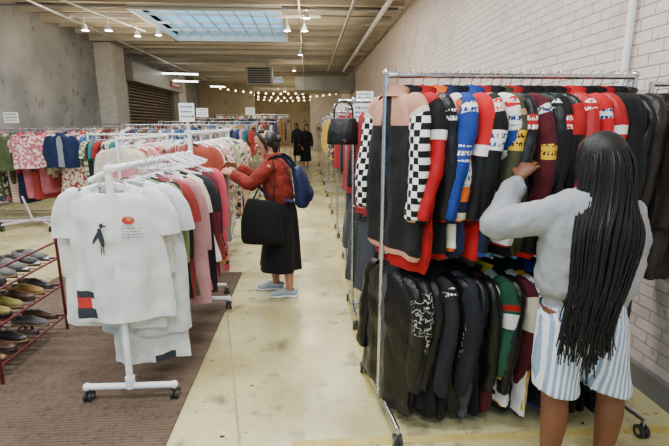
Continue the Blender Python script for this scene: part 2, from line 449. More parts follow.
        for sg in (-1, 1):
            a = R.uniform(-.03, .03)
            SLs = -.6 if res == 1 else -.62
            mb.loft([(sg*.15*W, 0, -.135), (sg*.20*W, a*.3, -.18), (sg*.23*W, a, -.35), (sg*.235*W, a*1.5, SLs)], [(.03, .025), (.052, .035), (.05, .03), (.04, .024)], sm, n=8 if res == 1 else 16, side=V((1, 0, 0)), cap=False, sub=2 if res == 1 else 7,
                    adj=(lambda pt, s, th: pt+V((nz(pt, 14)*.014, nz(pt+V((5, 0, 0)), 14)*.014, 0))) if res > 1 else None,
                    matf=lambda s, th: next((m for a0, b0, m in sbands if a0 <= s <= b0), None))
    hk = [(0, 0, -.09), (0, 0, -.035), (.012, 0, -.012), (.022, 0, .006), (.014, 0, .024), (0, 0, .030), (-.014, 0, .022), (-.02, 0, .006)]
    mb.loft(hk, [.0022]*len(hk), chrome, n=5)
    if kind in ('pants', 'skirt'): mb.tube((-.18, 0, -.12), (.18, 0, -.12), .006, hang, n=6); mb.loft([(-.18, 0, -.12), (0, 0, -.085), (.18, 0, -.12)], [.005]*3, hang, n=5)
    else: mb.loft([(-.17*W, 0, -.128), (-.08, 0, -.10), (0, 0, -.078), (.08, 0, -.10), (.17*W, 0, -.128)], [(.006, .006)]*5, hang, n=6)
    mb.M = old

def caster(mb, p, r=.035, m=None):
    x, y, z = p
    mb.tube((x, y, r*2+.035), (x, y, r*2), .008, chrome, n=8)
    mb.box((x, y-.0, r*1.7), (.008, r*1.2, r*1.3), m or blackr)
    for s in (-.014, .014):
        mb.loft([(x+s-.008, y+.01, r), (x+s+.008, y+.01, r)], [r, r], blackr, n=16, side=V((0, 0, 1)))
        mb.loft([(x+s-.0085, y+.01, r), (x+s+.0085, y+.01, r)], [r*.45]*2, m or chrome, n=10, side=V((0, 0, 1)))

def rack(name, p0, p1, z, mat=chrome, r=.014, foot=.5, low=None, fd=None, over=0, base=True, footoff=0, cm=None, zb=.1):
    mb = MB(); p0 = V(p0); p1 = V(p1); d = (p1-p0).normalized(); per = V((-d.y, d.x, 0))
    if fd: per = V(fd).normalized()
    for p in (p0, p1):
        mb.tube(p+V((0, 0, zb)), p+V((0, 0, z+.01)), r, mat, n=12)
        mb.ball(p+V((0, 0, z+.012)), r*1.35, mat, n=10, m=6)
        mb.ball(p+V((0, 0, zb)), r*1.4, mat, n=10, m=6)
        a = p+per*foot/2; b = p-per*foot/2
        mb.tube(V((a.x, a.y, zb)), V((b.x, b.y, zb)), r, mat, n=12)
        for q in (a, b): caster(mb, (q.x, q.y, 0), m=cm)
        mb.tube(p+V((0, 0, z*.5-.03)), p+V((0, 0, z*.5+.03)), r*1.3, mat, n=12)
    mb.tube(p0+V((0, 0, z))-d*over, p1+V((0, 0, z))+d*over, r, mat, n=12)
    if base: mb.tube(p0+V((0, 0, zb)), p1+V((0, 0, zb)), r, mat, n=12)
    if low: mb.tube(p0+V((0, 0, low)), p1+V((0, 0, low)), r, mat, n=12)
    return mb.build(name)

PAL = ['#1c1c20', '#26262c', '#8e2a26', '#c23b32', '#2b3f66', '#4a6b99', '#e6e2da', '#d8cdb8', '#6b4a35', '#3f5a46', '#7a7f86', '#b98a4a', '#d47d8c', '#5d7f9f', '#aab7c4', '#4c3a55', '#2f6e73', '#c9a23c', '#93887a', '#e9e9ea', '#1b2a47', '#6a2430']
FL = [F('#d8cdb8', name='floral_cream', kind='floral', col2=hx('#8e3a3a')), F('#28324a', name='floral_navy', kind='floral', col2=hx('#c9b79a')),
      F('#b34a3a', name='stripe_red', kind='hstripe', col2=hx('#e8e0d0')), F('#c98a8a', name='floral_pink', kind='floral', col2=hx('#efe2d6')), F('#6a7b5a', name='plaid_green', kind='check', col2=hx('#c7c2a6')),
      F('#e2dccd', name='floral_sage', kind='floral', col2=hx('#6f8466')), F('#15151a', name='floral_black', kind='floral', col2=hx('#b98a4a'), sc=.8)]
def randfab(pal=None, pf=.2):
    if R.random() < pf: return R.choice(FL)
    return F(R.choice(pal or PAL))
def fill(name, p0, p1, z, yaw, kinds, pal=None, Ls=(.6, .9), step=.055, pf=.2, hang=None, jit=.18, W=(.85, 1.05)):
    mb = MB(); p0 = V(p0); p1 = V(p1); L = (p1-p0).length; t = .05
    while t < L-.05:
        p = p0.lerp(p1, t/L); k = R.choice(kinds); c = randfab(pal, pf)
        kw = {}
        if k == 'jacket' and R.random() < .5: kw = dict(sleeve=randfab(pal, .1), sbands=((.3, .42, randfab(pal, 0)),))
        if k in ('tee', 'jacket', 'shirt') and R.random() < .3: kw['bands'] = ((.25, .36, randfab(pal, 0)),)
        garment(mb, p.x, p.y, z, yaw+R.uniform(-jit, jit), k, c, L=R.uniform(*Ls), W=R.uniform(*W), hang=hang, **kw)
        t += step*R.uniform(.75, 1.3)
    return mb.build(name)

# ---------------- right front rack (two tier)
RY = 2.32
rk = rack("clothing_rack", (.39, RY, 0), (1.68, RY, 0), 1.84, foot=.72, low=.93, fd=(-.12, 1, 0), over=.0, r=.0135)
K = F('#0b0b0d'); K2 = F('#121317'); K3 = F('#1a1b21'); RED = F('#a30c13'); RED2 = F('#c0121b'); NAVY = F('#0f1838'); WH = F('#e8e6e2'); CR = F('#ddd2bc'); ORG = F('#d9601f')
SAL = F('#c08a74'); BLU = F('#1b3a88'); MAR = F('#4e121c'); OLV = F('#44432f'); LEA = F('#241a16', rough=.42, name='brown_leather'); LEB = F('#0b0a0a', rough=.36, name='black_leather'); GRN = F('#1d4a34')
NYL = F('#0d0e13', rough=.45, name='black_nylon'); NYR = F('#ad0e16', rough=.45, name='red_nylon')
YEL = F('#d9ab22'); GRY = F('#3f424a'); TAN = F('#a8845c')
CHK = F('#0b0b0d', name='checkered', kind='check', col2=hx('#f2f2ee'), sc=1.45)
KL = F('#0f0f12', name='black_logo', kind='logo', col2=hx('#e9e5dc')); RL = F('#b0141b', name='red_logo', kind='logo', col2=hx('#f0ece2'))
EMB = F('#0c0c0e', name='embroidered_black', rough=.5, kind='embroid', col2=hx('#b9b4a8'))
WL = F('#e8e4dc', name='white_logo', kind='logo', col2=hx('#1d2f6b')); NL = F('#d9d4c8', name='navy_logo', kind='logo', col2=hx('#c81e1e'))
OL = F('#d9601f', name='orange_logo', kind='logo', col2=hx('#10205c'), sc=.8); YL = F('#e0b020', name='yellow_logo', kind='logo', col2=hx('#16161a'))
BL2 = F('#1f3f8c', name='blue_logo', kind='logo', col2=hx('#f0ece2'))
Y9 = -math.pi/2
mb = MB()
specs = [
 (.445, 20, dict(col=K, sleeve=NYL, collar=SAL, L=.90, bands=((.0, .24, SAL),), sbands=((.0, .26, SAL), (.26, .30, CR), (.30, .92, CHK)), zipc=K3)),
 (.525, 14, dict(col=RED, sleeve=K, collar=K, sbands=((.0, .2, RED), (.42, .46, WH), (.46, .92, NYR)), L=.97)),
 (.575, 18, dict(col=K2, sleeve=NYL, collar=RED, patches=((.3, .38, KL),), L=.9)),
 (.655, 16, dict(col=CR, sleeve=CR, collar=ORG, sbands=((.0, .18, CR), (.42, .46, NAVY), (.46, .74, ORG), (.74, .8, NAVY)), L=.84, bands=((.26, .42, WL), (.42, .62, ORG), (.62, .7, NAVY)), patches=((.18, .30, OL), (.55, .66, WL)))),
 (.715, 10, dict(col=NAVY, sleeve=BLU, collar=NAVY, patches=((.22, .30, WL), (.5, .56, BL2)), L=.88)),
 (.765, 14, dict(col=RED, sleeve=RED2, collar=K, sbands=((.5, .54, WH), (.54, .92, NYL)), L=.92)),
 (.82, 12, dict(col=NAVY, sleeve=K, collar=BLU, patches=((.2, .30, NL), (.42, .5, WL)), sbands=((0, .12, TAN),), L=.86)),
 (.87, 14, dict(col=WH, sleeve=WH, collar=RED, sbands=((.42, .5, BLU), (.5, .9, WH)), patches=((.18, .27, RL), (.32, .40, WL), (.6, .68, RL)), L=.82)),
 (.925, 10, dict(col=K, sleeve=OLV, collar=K, sbands=((.3, .34, TAN), (.7, .95, K)), patches=((.42, .50, YL),), L=.88)),
 (.975, 12, dict(col=OLV, sleeve=NYL, collar=OLV, patches=((.15, .21, KL), (.34, .42, RL)), L=.86)),
 (1.025, 10, dict(col=K, sleeve=MAR, collar=RED, patches=((.25, .31, WL), (.5, .56, YL)), L=.9)),
 (1.08, 12, dict(col=K2, sleeve=NYL, collar=K, patches=((.2, .27, KL),), L=.86)),
 (1.13, 8, dict(col=GRN, sleeve=K2, collar=K, patches=((.34, .42, RL),), sbands=((0, .14, GRN),), L=.88)),
 (1.18, 12, dict(col=RED2, sleeve=LEB, collar=K, sbands=((.25, .45, RED),), L=.84)),
 (1.235, 14, dict(col=RED, sleeve=NYR, collar=K, patches=((.2, .28, RL),), L=.86)),
 (1.285, 10, dict(col=K2, sleeve=NYL, collar=RED, sbands=((.6, .95, RED),), L=.88)),
 (1.34, 14, dict(col=RED2, sleeve=RED2, collar=RED2, patches=((.28, .36, WL),), L=.84)),
 (1.395, 10, dict(col=RED, sleeve=NYR, collar=K, sbands=((.4, .44, WH),), L=.88)),
 (1.45, 8, dict(col=K, sleeve=K, collar=K, L=.86)),
 (1.50, 6, dict(col=RED2, sleeve=K2, collar=RED, L=.88)),
 (1.56, 6, dict(col=K2, sleeve=LEB, collar=K, L=.88)),
 (1.62, 5, dict(col=LEA, sleeve=LEA, collar=LEA, L=.9)),
]
for x, yw, kw in specs:
    garment(mb, x, RY+R.uniform(-.015, .015), 1.84, Y9+math.radians(yw+R.uniform(-5, 5)), 'jacket', hang=wood if R.random() < .5 else hangb, res=2, W=R.uniform(.94, 1.1), thick=.75, SLk=R.uniform(.74, .9), **kw)
mb.build("hanging_racing_jackets")
mb = MB()
lows = [(.45, 25, dict(col=LEB, sleeve=LEB, collar=K, L=.84, zipc=GRY, patches=((.3, .5, EMB),))), (.52, 22, dict(col=K2, sleeve=EMB, collar=K2, L=.86, sbands=((0, .25, NYL), (.6, 1, NYL)))), (.58, 18, dict(col=K3, sleeve=LEB, collar=K, L=.84)),
 (.64, 18, dict(col=K, sleeve=K3, collar=K, L=.86, patches=((.2, .26, KL),))), (.70, 16, dict(col=LEB, sleeve=LEB, collar=K, L=.84, patches=((.45, .7, EMB),))), (.76, 14, dict(col=GRY, sleeve=K3, collar=K, L=.85)),
 (.82, 12, dict(col=K, sleeve=NYL, collar=K, L=.86)), (.88, 10, dict(col=MAR, sleeve=LEB, collar=K, L=.85)), (.94, 12, dict(col=WH, sleeve=GRN, collar=YEL, L=.8, sbands=((.35, .39, RED), (.42, .5, WH)))),
 (1.0, 10, dict(col=K, sleeve=LEB, collar=K, L=.84)), (1.06, 12, dict(col=WH, sleeve=MAR, collar=K, L=.84, sbands=((.3, .5, CR),))), (1.12, 10, dict(col=YEL, sleeve=WL, collar=K, L=.8, sbands=((.3, .5, GRN), (.7, .8, RED)))),
 (1.2, 10, dict(col=K, sleeve=K, collar=BLU, L=.84)), (1.27, 10, dict(col=F('#2f6fb4'), sleeve=F('#2f6fb4'), collar=BLU, L=.88)), (1.34, 2, dict(col=K, sleeve=K3, collar=K, L=.84)), (1.4, 0, dict(col=K, sleeve=K, collar=K, L=.84)), (1.46, 2, dict(col=K2, sleeve=K, collar=K, L=.84)), (1.53, 0, dict(col=K2, sleeve=K, collar=K, L=.84)), (1.6, 0, dict(col=LEA, sleeve=LEA, collar=K, L=.84))]
for x, yw, kw in lows:
    garment(mb, x, RY+R.uniform(-.01, .01), .93, Y9+math.radians(yw+R.uniform(-6, 6)), 'jacket', hang=hangb, res=2, W=R.uniform(.95, 1.1), thick=.8, SLk=R.uniform(.7, .88), **kw)
mb.build("hanging_dark_jackets")
mb = MB()
for x in (1.75, 1.81, 1.87, 1.93):
    garment(mb, x, 2.25, 1.80, Y9-.05, 'jacket', LEA if x != 1.81 else LEB, L=.95, res=2, collar=LEB, hang=hangb)
mb.build("hanging_leather_jackets")
mb = MB(); mb.tube((1.71, 2.25, 1.80), (XR, 2.25, 1.80), .0135, chrome); mb.tube((XR-.012, 2.25, 1.80), (XR, 2.25, 1.80), .04, chrome, n=16); mb.tube((1.72, 2.25, 1.81), (1.72, 2.25, .0), .0135, chrome); mb.build("garment_rail")

# ---------------- more right racks
DKP = ['#101013', '#17181d', '#17264a', '#2c4770', '#4d161c', '#8a1a20', '#2e3137', '#4f7090', '#1e1e1e', '#5d4c38', '#7b8289']
ys = [3.62, 5.0, 6.6, 8.4, 10.4, 12.6, 15.2, 18.4]
for i, y in enumerate(ys):
    x0 = .36 if i == 0 else .42
    orange = plain("orange_caster", hx('#d0661f'), .5)
    rack("clothing_rack", (x0, y, 0), (1.85, y, 0), 1.78, foot=.6, low=.95 if i < 2 else None, over=0 if i else .12, cm=orange if i == 1 else None)
    fill("hanging_coats", (x0+.02, y, 0), (1.85, y, 0), 1.78, Y9+.25, ['jacket', 'jacket', 'shirt'], pal=DKP if i < 3 else None, Ls=(.7, .95), step=.075, hang=hangb)
    if i < 2: fill("hanging_denim", (x0+.02, y, 0), (1.85, y, 0), .95, Y9+.25, ['pants', 'skirt'], pal=['#2b3f66', '#37517a', '#16161a', '#3b3f45', '#5f7f99'], pf=.05, Ls=(.6, .8), step=.07, hang=hangb)

# ---------------- front-left white rack
rx0, ry0, rx1, ry1 = -1.06, 2.45, -.97, 3.8
wr = MB()
zt = 1.37
for (px, py) in ((rx0, ry0), (rx1, ry1)):
    wr.tube((px, py, .10), (px, py, zt), .019, whitep, n=16)
    wr.ball((px, py, zt), .026, whitep); wr.tube((px, py, .09), (px, py, .16), .027, whitep, n=16)
    wr.tube((px-.25, py, .10), (px+.25, py, .10), .019, whitep, n=14)
    wr.tube((px, py, .75), (px, py, .85), .023, whitep, n=16)
    for s in (-.25, .25):
        wr.ball((px+s, py, .10), .024, whitep); caster(wr, (px+s, py, 0), .034)
wr.tube((rx0, ry0, zt), (rx1, ry1, zt), .019, whitep, n=14)
wr.tube((rx0-.10, ry0, zt-.06), (rx0+.02, ry0, zt), .015, whitep, n=12)
wr.tube((rx1, ry1, zt), (rx1, ry1, 1.62), .012, whitep, n=12)
wr.build("clothing_rack")
def sign(name, x, y, z, w, h, lines=3):
    mb = MB(); pp = plain("sign_paper", (.85, .85, .84), .6); ink = plain("sign_ink", hx('#3d3560'), .6)
    mb.box((x, y, z), (w, .006, h), pp)
    mb.tube((x, y, z+h/2), (x, y, z+h/2+.02), .003, chrome, n=6)
    for i in range(lines):
        zz = z+h*.3-i*h*.27; xx = x-w*.38
        while xx < x+w*.34:
            l = R.uniform(.05, .12)*w; mb.box((xx+l/2, y-.004, zz), (l, .002, h*.1), ink); xx += l+w*.05
    mb.build(name, smooth=False)
sign("paper_sign", rx1, ry1-.02, 1.70, .12, .14)
sign("paper_sign", .43, 3.55, 1.69, .17, .13)

# white garments on it
WT = F('#dcdcdb', name='white_cotton', wr=.35); WT2 = F('#cfd2d6'); WSH = F('#e3e1dc')
ink = F('#30353c'); rd = F('#b8322c'); inkp = F('#5d646c'); tan2 = F('#b08a5a')
d = V((rx1-rx0, ry1-ry0, 0)); dl = d.length; d.normalize()
mb = MB(); 
def onbar(t): p = V((rx0, ry0, 0))+d*t; return p.x, p.y
gx, gy = onbar(.05)
garment(mb, gx-.01, gy, zt, .10, 'tee', WT, L=.86, W=1.10, res=2, hang=hangw, thick=1.1, bands=((.66, .69, ink, -1, -.55), (.69, .76, rd, -1, -.6), (.76, .82, ink, -1, -.5)))
mb.M = Matrix.Translation((gx-.01, gy, zt)) @ Matrix.Rotation(.10, 4, 'Z')
def disc(cx, cz, rx, rz, m, y=-.098, n=14, rot=0):
    pts = []
    for k in range(n):
        a = 2*math.pi*k/n; ex = rx*math.cos(a); ez = rz*math.sin(a)
        pts.append((cx+ex*math.cos(rot)-ez*math.sin(rot), y, cz+ex*math.sin(rot)+ez*math.cos(rot)))
    mb.face(tuple(mb.add(p) for p in pts), m)
disc(-.055, -.36, .014, .055, ink, y=-.094, rot=.15); disc(-.048, -.295, .011, .014, ink, y=-.095); disc(-.032, -.298, .010, .004, ink, y=-.096)
disc(-.075, -.35, .009, .05, ink, y=-.095, rot=-.55); disc(-.060, -.43, .003, .03, ink, y=-.094); disc(-.048, -.43, .003, .03, ink, y=-.094)
disc(.09, -.27, .033, .022, rd, y=-.092); disc(.095, -.262, .016, .012, tan2, y=-.093)
for i in range(4):
    xx = .05
    while xx < .15:
        w_ = R.uniform(.006, .016); disc(xx+w_/2, -.315-i*.016, w_/2, .0035, inkp, y=-.092, n=8); xx += w_+.006
mb.M = Matrix.Identity(4)
mb.build("graphic_tshirt")
mb = MB(); gx, gy = onbar(.12)
garment(mb, gx-.05, gy, zt, .05, 'shirt', WSH, L=.92, W=1.14, res=2, thick=1.0, sbands=((.25, .30, rd), (.33, .40, ink)))
gx, gy = onbar(.18); garment(mb, gx+.04, gy, zt, -.03, 'tee', WT2, L=1.0, W=1.08, res=2, thick=1.0)
gx, gy = onbar(.24); garment(mb, gx+.03, gy, zt, .05, 'tee', WSH, L=1.20, W=.92, res=2, bands=((1.12, 1.17, ink, .2, .8),))
gx, gy = onbar(.30); garment(mb, gx+.02, gy, zt, .05, 'shirt', F('#7f8b5d'), L=.9, W=1.02)
mb.build("hanging_white_shirts")
mb = MB(); t = .36
pal1 = ['#17171b', '#8c2f2b', '#4b4a3a', '#1e2743', '#b9868a', '#c94a5d', '#d98aa0', '#1f5a9b', '#d8cdb8', '#1c1c20', '#6a7f76', '#d98aa0', '#c94a5d', '#e9e5dc', '#6a2430']
i = 0
while t < dl-.04:
    x, y = onbar(t); garment(mb, x+R.uniform(-.01, .05), y, zt, R.uniform(-.15, .15), R.choice(['tee', 'shirt', 'dress']), randfab([pal1[i % len(pal1)]], .3), L=R.uniform(.72, 1.0), W=R.uniform(.98, 1.18), hang=hangw)
    t += .045; i += 1
mb.build("hanging_shirts")
mb = MB()
for k in range(9):
    x, y = onbar(.72+k*.06)
    mb.M = Matrix.Translation((x, y, zt+.02)) @ Matrix.Rotation(R.uniform(-.5, .5), 4, 'Z')
    hk = [(0, 0, .0), (0, 0, .05), (.014, 0, .065), (.02, 0, .085), (0, 0, .10), (-.018, 0, .09)]
    mb.loft(hk, [.0025]*6, chrome, n=5)
    mb.loft([(0, 0, .0), (-.18, 0, -.07), (-.16, 0, -.085), (.16, 0, -.085), (.18, 0, -.07), (0, 0, 0)], [.006]*6, hangw, n=6)
mb.M = Matrix.Identity(4); mb.build("empty_hangers")

# ---------------- second island rack (behind), browsed by the customer
rack("clothing_rack", (-1.05, 4.15, 0), (-1.05, 6.1, 0), 1.52, mat=whitep, r=.016, foot=.5)
fill("hanging_dresses", (-1.05, 4.17, 0), (-1.05, 6.1, 0), 1.52, 0, ['tee', 'shirt', 'dress', 'shirt'], pal=['#d8cdb8', '#b9a98c', '#8b8f7d', '#e6e2da', '#c98f7d', '#4b5a4a', '#a34a3a', '#93887a', '#d3c7c0', '#d98a8f', '#b3393a'], Ls=(.75, 1.05), step=.045, pf=.5)
rack("clothing_rack", (-2.0, 4.9, 0), (-2.0, 6.6, 0), 1.45, mat=whitep, r=.016, foot=.5)
fill("hanging_blouses", (-2.0, 4.92, 0), (-2.0, 6.6, 0), 1.45, 0, ['tee', 'shirt', 'dress'], pal=['#d8cdb8', '#e6e2da', '#c98f7d', '#a34a3a', '#d98a8f', '#b3393a', '#e9e9ea', '#1c1c20'], Ls=(.65, .9), step=.05, pf=.45)
def xr(x0, x1, y, z, kinds, pal=None, Ls=(.6, .9), nm="hanging_clothes", pf=.25, mat=chrome, yaw=Y9, step=.06, foot=.6):
    rack("clothing_rack", (x0, y, 0), (x1, y, 0), z, foot=foot, mat=mat)
    fill(nm, (x0+.02, y, 0), (x1, y, 0), z, yaw, kinds, pal=pal, Ls=Ls, step=step, pf=pf, jit=.3)
Y9L = math.pi/2
xr(-5.95, -3.7, 8.2, 1.52, ['tee', 'jacket', 'shirt', 'dress', 'skirt'], pal=['#4d5a3a', '#1c2640', '#b93a4d', '#2c3f63', '#7a1f1b', '#131316', '#c46d7c', '#3a5b89', '#a9403a', '#c8bda8', '#4b2f56', '#6b4a35', '#131316', '#c9a23c'], Ls=(.65, 1.28), yaw=Y9L-.35, step=.07, pf=.35)
xr(-3.55, -1.75, 7.6, 1.45, ['tee', 'tee', 'shirt'], pal=['#e9e9ea', '#dcdcdb', '#8e2a26', '#c23b32', '#1c1c20', '#2f6e73', '#e6e2da', '#aab7c4'], Ls=(.6, .8), yaw=Y9L-.3, mat=whitep)
xr(-5.9, -4.2, 10.6, 1.55, ['shirt', 'jacket'], yaw=Y9L-.3, step=.08)
xr(-3.9, -1.1, 9.9, 1.6, ['shirt', 'jacket', 'tee'], yaw=Y9L-.3, step=.08)
xr(-3.9, -.8, 12.3, 1.68, ['shirt', 'jacket', 'tee'], yaw=Y9L-.3, step=.09)
xr(-5.9, -4.3, 13.2, 1.6, ['shirt', 'jacket'], yaw=Y9L-.3, step=.09)
xr(-4.0, -.8, 15.2, 1.8, ['shirt', 'jacket', 'dress'], yaw=Y9L-.3, step=.1)
xr(-4.5, -.9, 19, 1.95, ['shirt', 'jacket', 'dress'], yaw=Y9L-.3, step=.12)
xr(-4.5, -.9, 23, 2.1, ['shirt', 'jacket', 'dress'], yaw=Y9L-.3, step=.14)
for sx_, sy_, sz_ in ((-2.2, 9.8, 1.85), (-1.5, 12.2, 1.95), (.8, 6.5, 1.97), (.7, 10.3, 1.97), (-5.0, 8.1, 1.72)):
    sign("paper_sign", sx_, sy_, sz_, .24, .18)
mb = MB()
garment(mb, -4.05, 7.75, 1.52, .05, 'jacket', F('#18234a'), L=.62, res=2, collar=F('#18234a'), zipc=F('#8a8f99'))
garment(mb, -3.95, 7.85, 1.02, .05, 'skirt', FL[0], L=.55, res=2)
garment(mb, -4.6, 7.75, 1.52, .1, 'tee', F('#c46d7c', name='pink_floral', kind='floral', col2=hx('#e9dccf')), L=.62, res=2)
garment(mb, -5.05, 7.75, 1.52, .1, 'jacket', F('#4d5a3a'), L=.66, res=2)
mb.build("display_outfit")
mb = MB()
for x, y in ((-4.4, 7.3), (-3.2, 6.6)):
    pk = plain("pink_white_tube", hx('#c9b9c9'), .4)
    mb.tube((x-.5, y, .1), (x+.5, y+.1, .1), .018, pk); mb.tube((x-.3, y-.3, .1), (x+.1, y+.35, .1), .018, pk); mb.tube((x-.1, y+.3, .1), (x+.45, y-.35, .1), .018, pk)
    for a, b in ((-.5, 0), (.5, .1), (-.3, -.3), (.45, -.35)): caster(mb, (x+a, y+b, 0), .035)
    mb.tube((x, y, .1), (x-.12, y, .5), .015, pk)
mb.build("rolling_rack_base")

# ---------------- shoe shelf
bur = plain("burgundy_metal", hx('#5c1a22'), .4, .3)
sx0, sx1, sy0, sy1 = -2.8, -1.93, 2.66, 3.44
mb = MB()
for x in (sx0, sx1):
    for y in (sy0, sy1): mb.tube((x, y, .012), (x, y, .74), .011, bur, n=10); mb.ball((x, y, .745), .015, bur)
    for z in (.13, .38, .60): mb.tube((x, sy0, z), (x, sy1, z), .009, bur, n=8)
    mb.tube((x, sy0, .73), (x, sy1, .73), .009, bur, n=8)
for z in (.13, .38, .60):
    for y in (sy0, sy1): mb.tube((sx0, y, z), (sx1, y, z), .009, bur, n=8)
    for i in range(1, 12):
        y = sy0+(sy1-sy0)*i/12; mb.tube((sx0, y, z), (sx1, y, z), .004, bur, n=6)
mb.build("shoe_rack")
def shoe(mb, p, yaw, col, sole, kind='loafer', sc=1.0):
    old = mb.M
    mb.M = old @ Matrix.Translation(p) @ Matrix.Rotation(yaw, 4, 'Z') @ Matrix.Scale(sc, 4)
    sp = [(-.13, .0), (-.10, .0), (-.03, -.002), (.05, .004), (.10, .004), (.135, .0)]
    w = [.018, .030, .027, .040, .036, .012]
    mb.loft([(a, b, .012) for a, b in sp], [(w[i], .012) for i in range(6)], sole, n=12, side=V((0, 1, 0)), sub=2)
    if kind == 'sandal':
        for x0 in (.02, .07): mb.loft([(x0, -.038, .015), (x0, -.03, .045), (x0+.01, 0, .06), (x0, .03, .045), (x0, .038, .015)], [(.012, .003)]*5, col, n=8, side=V((1, 0, 0)), sub=2)
        mb.loft([(-.09, -.03, .02), (-.125, -.015, .05), (-.125, .015, .05), (-.09, .03, .02)], [(.004, .009)]*4, col, n=6, sub=3)
    else:
        top = .055 if kind == 'loafer' else .068
        P = [(-.127, 0, .045), (-.105, 0, .05), (-.06, 0, .045), (0, 0, .05), (.05, .002, .036), (.10, .004, .028), (.13, 0, .02)]
        Q = [(.014, .025), (.028, .035), (.030, .032), (.034, top*.62), (.038, .030), (.034, .022), (.010, .010)]
        mb.loft(P, Q, col, n=14, side=V((0, 1, 0)), sub=3)
        dk = plain("shoe_inside", (.03, .025, .02), .9)
        mb.ball((-.06, 0, .076 if kind != 'loafer' else .068), (.048, .024, .012), dk)
        if kind == 'sneaker':
            for i in range(4): mb.tube((.0+i*.018, -.02, .078-i*.006), (.0+i*.018, .022, .078-i*.006), .003, whitep, n=5)
            mb.loft([(-.132, 0, .02), (.0, 0, .02), (.135, 0, .02)], [(.022, .010), (.036, .010), (.02, .010)], whitep, n=12, side=V((0, 1, 0)), sub=3)
    mb.M = old
mb = MB()
bl = plain("leather_black_shoe", (.03, .027, .025), .35); br = plain("leather_brown_shoe", hx('#4b2e1c'), .4); tan = plain("leather_tan_shoe", hx('#98753a'), .5); gr = plain("suede_grey_shoe", hx('#5d5a56'), .7); yl = plain("suede_olive_shoe", hx('#8c8340'), .6)
so = plain("shoe_sole", hx('#2a2320'), .7); so2 = plain("shoe_sole_tan", hx('#8a6d4c'), .7)
cols = {.13: [br, br, bl, br, gr, br], .38: [tan, yl, yl, br, tan, bl], .60: [gr, bl, gr, gr, bl, gr]}
for z, cl in cols.items():
    for i in range(6):
        y = sy0+.07+i*.125
        for xo in (-2.08, -2.42):
            shoe(mb, (xo, y, z+.009), R.uniform(-.15, .15), cl[i] if xo > -2.2 else R.choice([br, bl, gr]), so if i % 2 else so2, kind=('sandal' if z < .2 and i % 3 == 0 else ('sneaker' if z > .5 and i > 2 else 'loafer')))
mb.build("shoes")

# ---------------- black handbag
def bag(mb, c, w, h, dep, m, strap):
    x, y, z = c
    mb.loft([(x, y, z-h/2), (x, y, z-h/2+.02), (x, y, z), (x, y, z+h/2-.03), (x, y, z+h/2)], [(w*.46, dep*.4), (w*.52, dep*.55), (w*.5, dep*.5), (w*.42, dep*.3), (w*.38, dep*.12)], m, n=20, side=V((1, 0, 0)), sub=3)
    mb.loft([(x-w*.3, y, z+h/2-.02), (x-w*.25, y, z+h/2+strap*.7), (x, y, z+h/2+strap), (x+w*.25, y, z+h/2+strap*.7), (x+w*.3, y, z+h/2-.02)], [(.007, .007)]*5, m, n=8, sub=4)
mb = MB(); bm = F('#0d0d0f', rough=.4, name='black_bag_leather')
bag(mb, (.275, 3.55, 1.55), .25, .2, .1, bm, .13)
mb.tube((.25, 3.55, 1.48), (.28, 3.49, 1.48), .012, chrome)
mb.build("handbag")

# ------------------------------------------------------------------ people helpers
def head(mb, c, fwd, up, sc, mat):
    c = V(c); fwd = V(fwd).normalized(); up = V(up); up = (up-fwd*up.dot(fwd)).normalized(); rt = fwd.cross(up)
    prof = [(-.112, .018, .020, .062), (-.100, .036, .036, .05), (-.075, .050, .058, .030), (-.045, .060, .076, .014), (-.01, .068, .088, .004), (.03, .074, .096, -.002), (.07, .070, .090, -.006), (.095, .052, .066, -.008), (.110, .022, .028, -.01)]
    pts = [c+up*(a*sc)+fwd*(o*sc) for a, _, _, o in prof]; rad = [(w*sc, d*sc) for _, w, d, _ in prof]
    mb.loft(pts, rad, mat, n=20, side=rt, sub=3)
    B = lambda r, f, u: c+rt*(r*sc)+fwd*(f*sc)+up*(u*sc)
    mb.loft([B(0, .092, .025), B(0, .100, -.0), B(0, .112, -.024), B(0, .098, -.034)], [.007*sc, .010*sc, .014*sc, .010*sc], mat, n=10, sub=3)
    mb.ball(B(0, .088, -.062), (.02*sc, .012*sc, .012*sc), mat)
    mb.ball(B(0, .07, -.095), .02*sc, mat)
    for s in (-1, 1): mb.ball(B(s*.072, -.004, -.005), (.012*sc, .014*sc, .03*sc), mat); mb.ball(B(s*.028, .082, .028), (.02*sc, .012*sc, .006*sc), mat)
    return B
def face_parts(B, sc, parent, iris=(.05, .03, .02), lip=(.35, .12, .1), M=None):
    mb = MB(M)
    ew = plain("eye_white", (.8, .78, .75), .3); ir = plain("iris", iris, .2); lp = plain("lips_%d" % int(lip[0]*100), lip, .5); bw = plain("eyebrow", (.02, .015, .012), .8)
    for s in (-1, 1):
        mb.ball(B(s*.029, .083, .004), .012*sc, ew); mb.ball(B(s*.029, .0925, .004), .0055*sc, ir)
        mb.loft([B(s*.014, .096, .024), B(s*.03, .095, .029), B(s*.048, .082, .024)], [.003*sc]*3, bw, n=6, sub=3)
    mb.loft([B(-.022, .089, -.06), B(0, .101, -.055), B(.022, .089, -.06)], [.003*sc, .006*sc, .003*sc], lp, n=8, sub=3)
    mb.loft([B(-.02, .088, -.064), B(0, .099, -.068), B(.02, .088, -.064)], [.003*sc, .007*sc, .003*sc], lp, n=8, sub=3)
    mb.build("face_features", parent=parent)
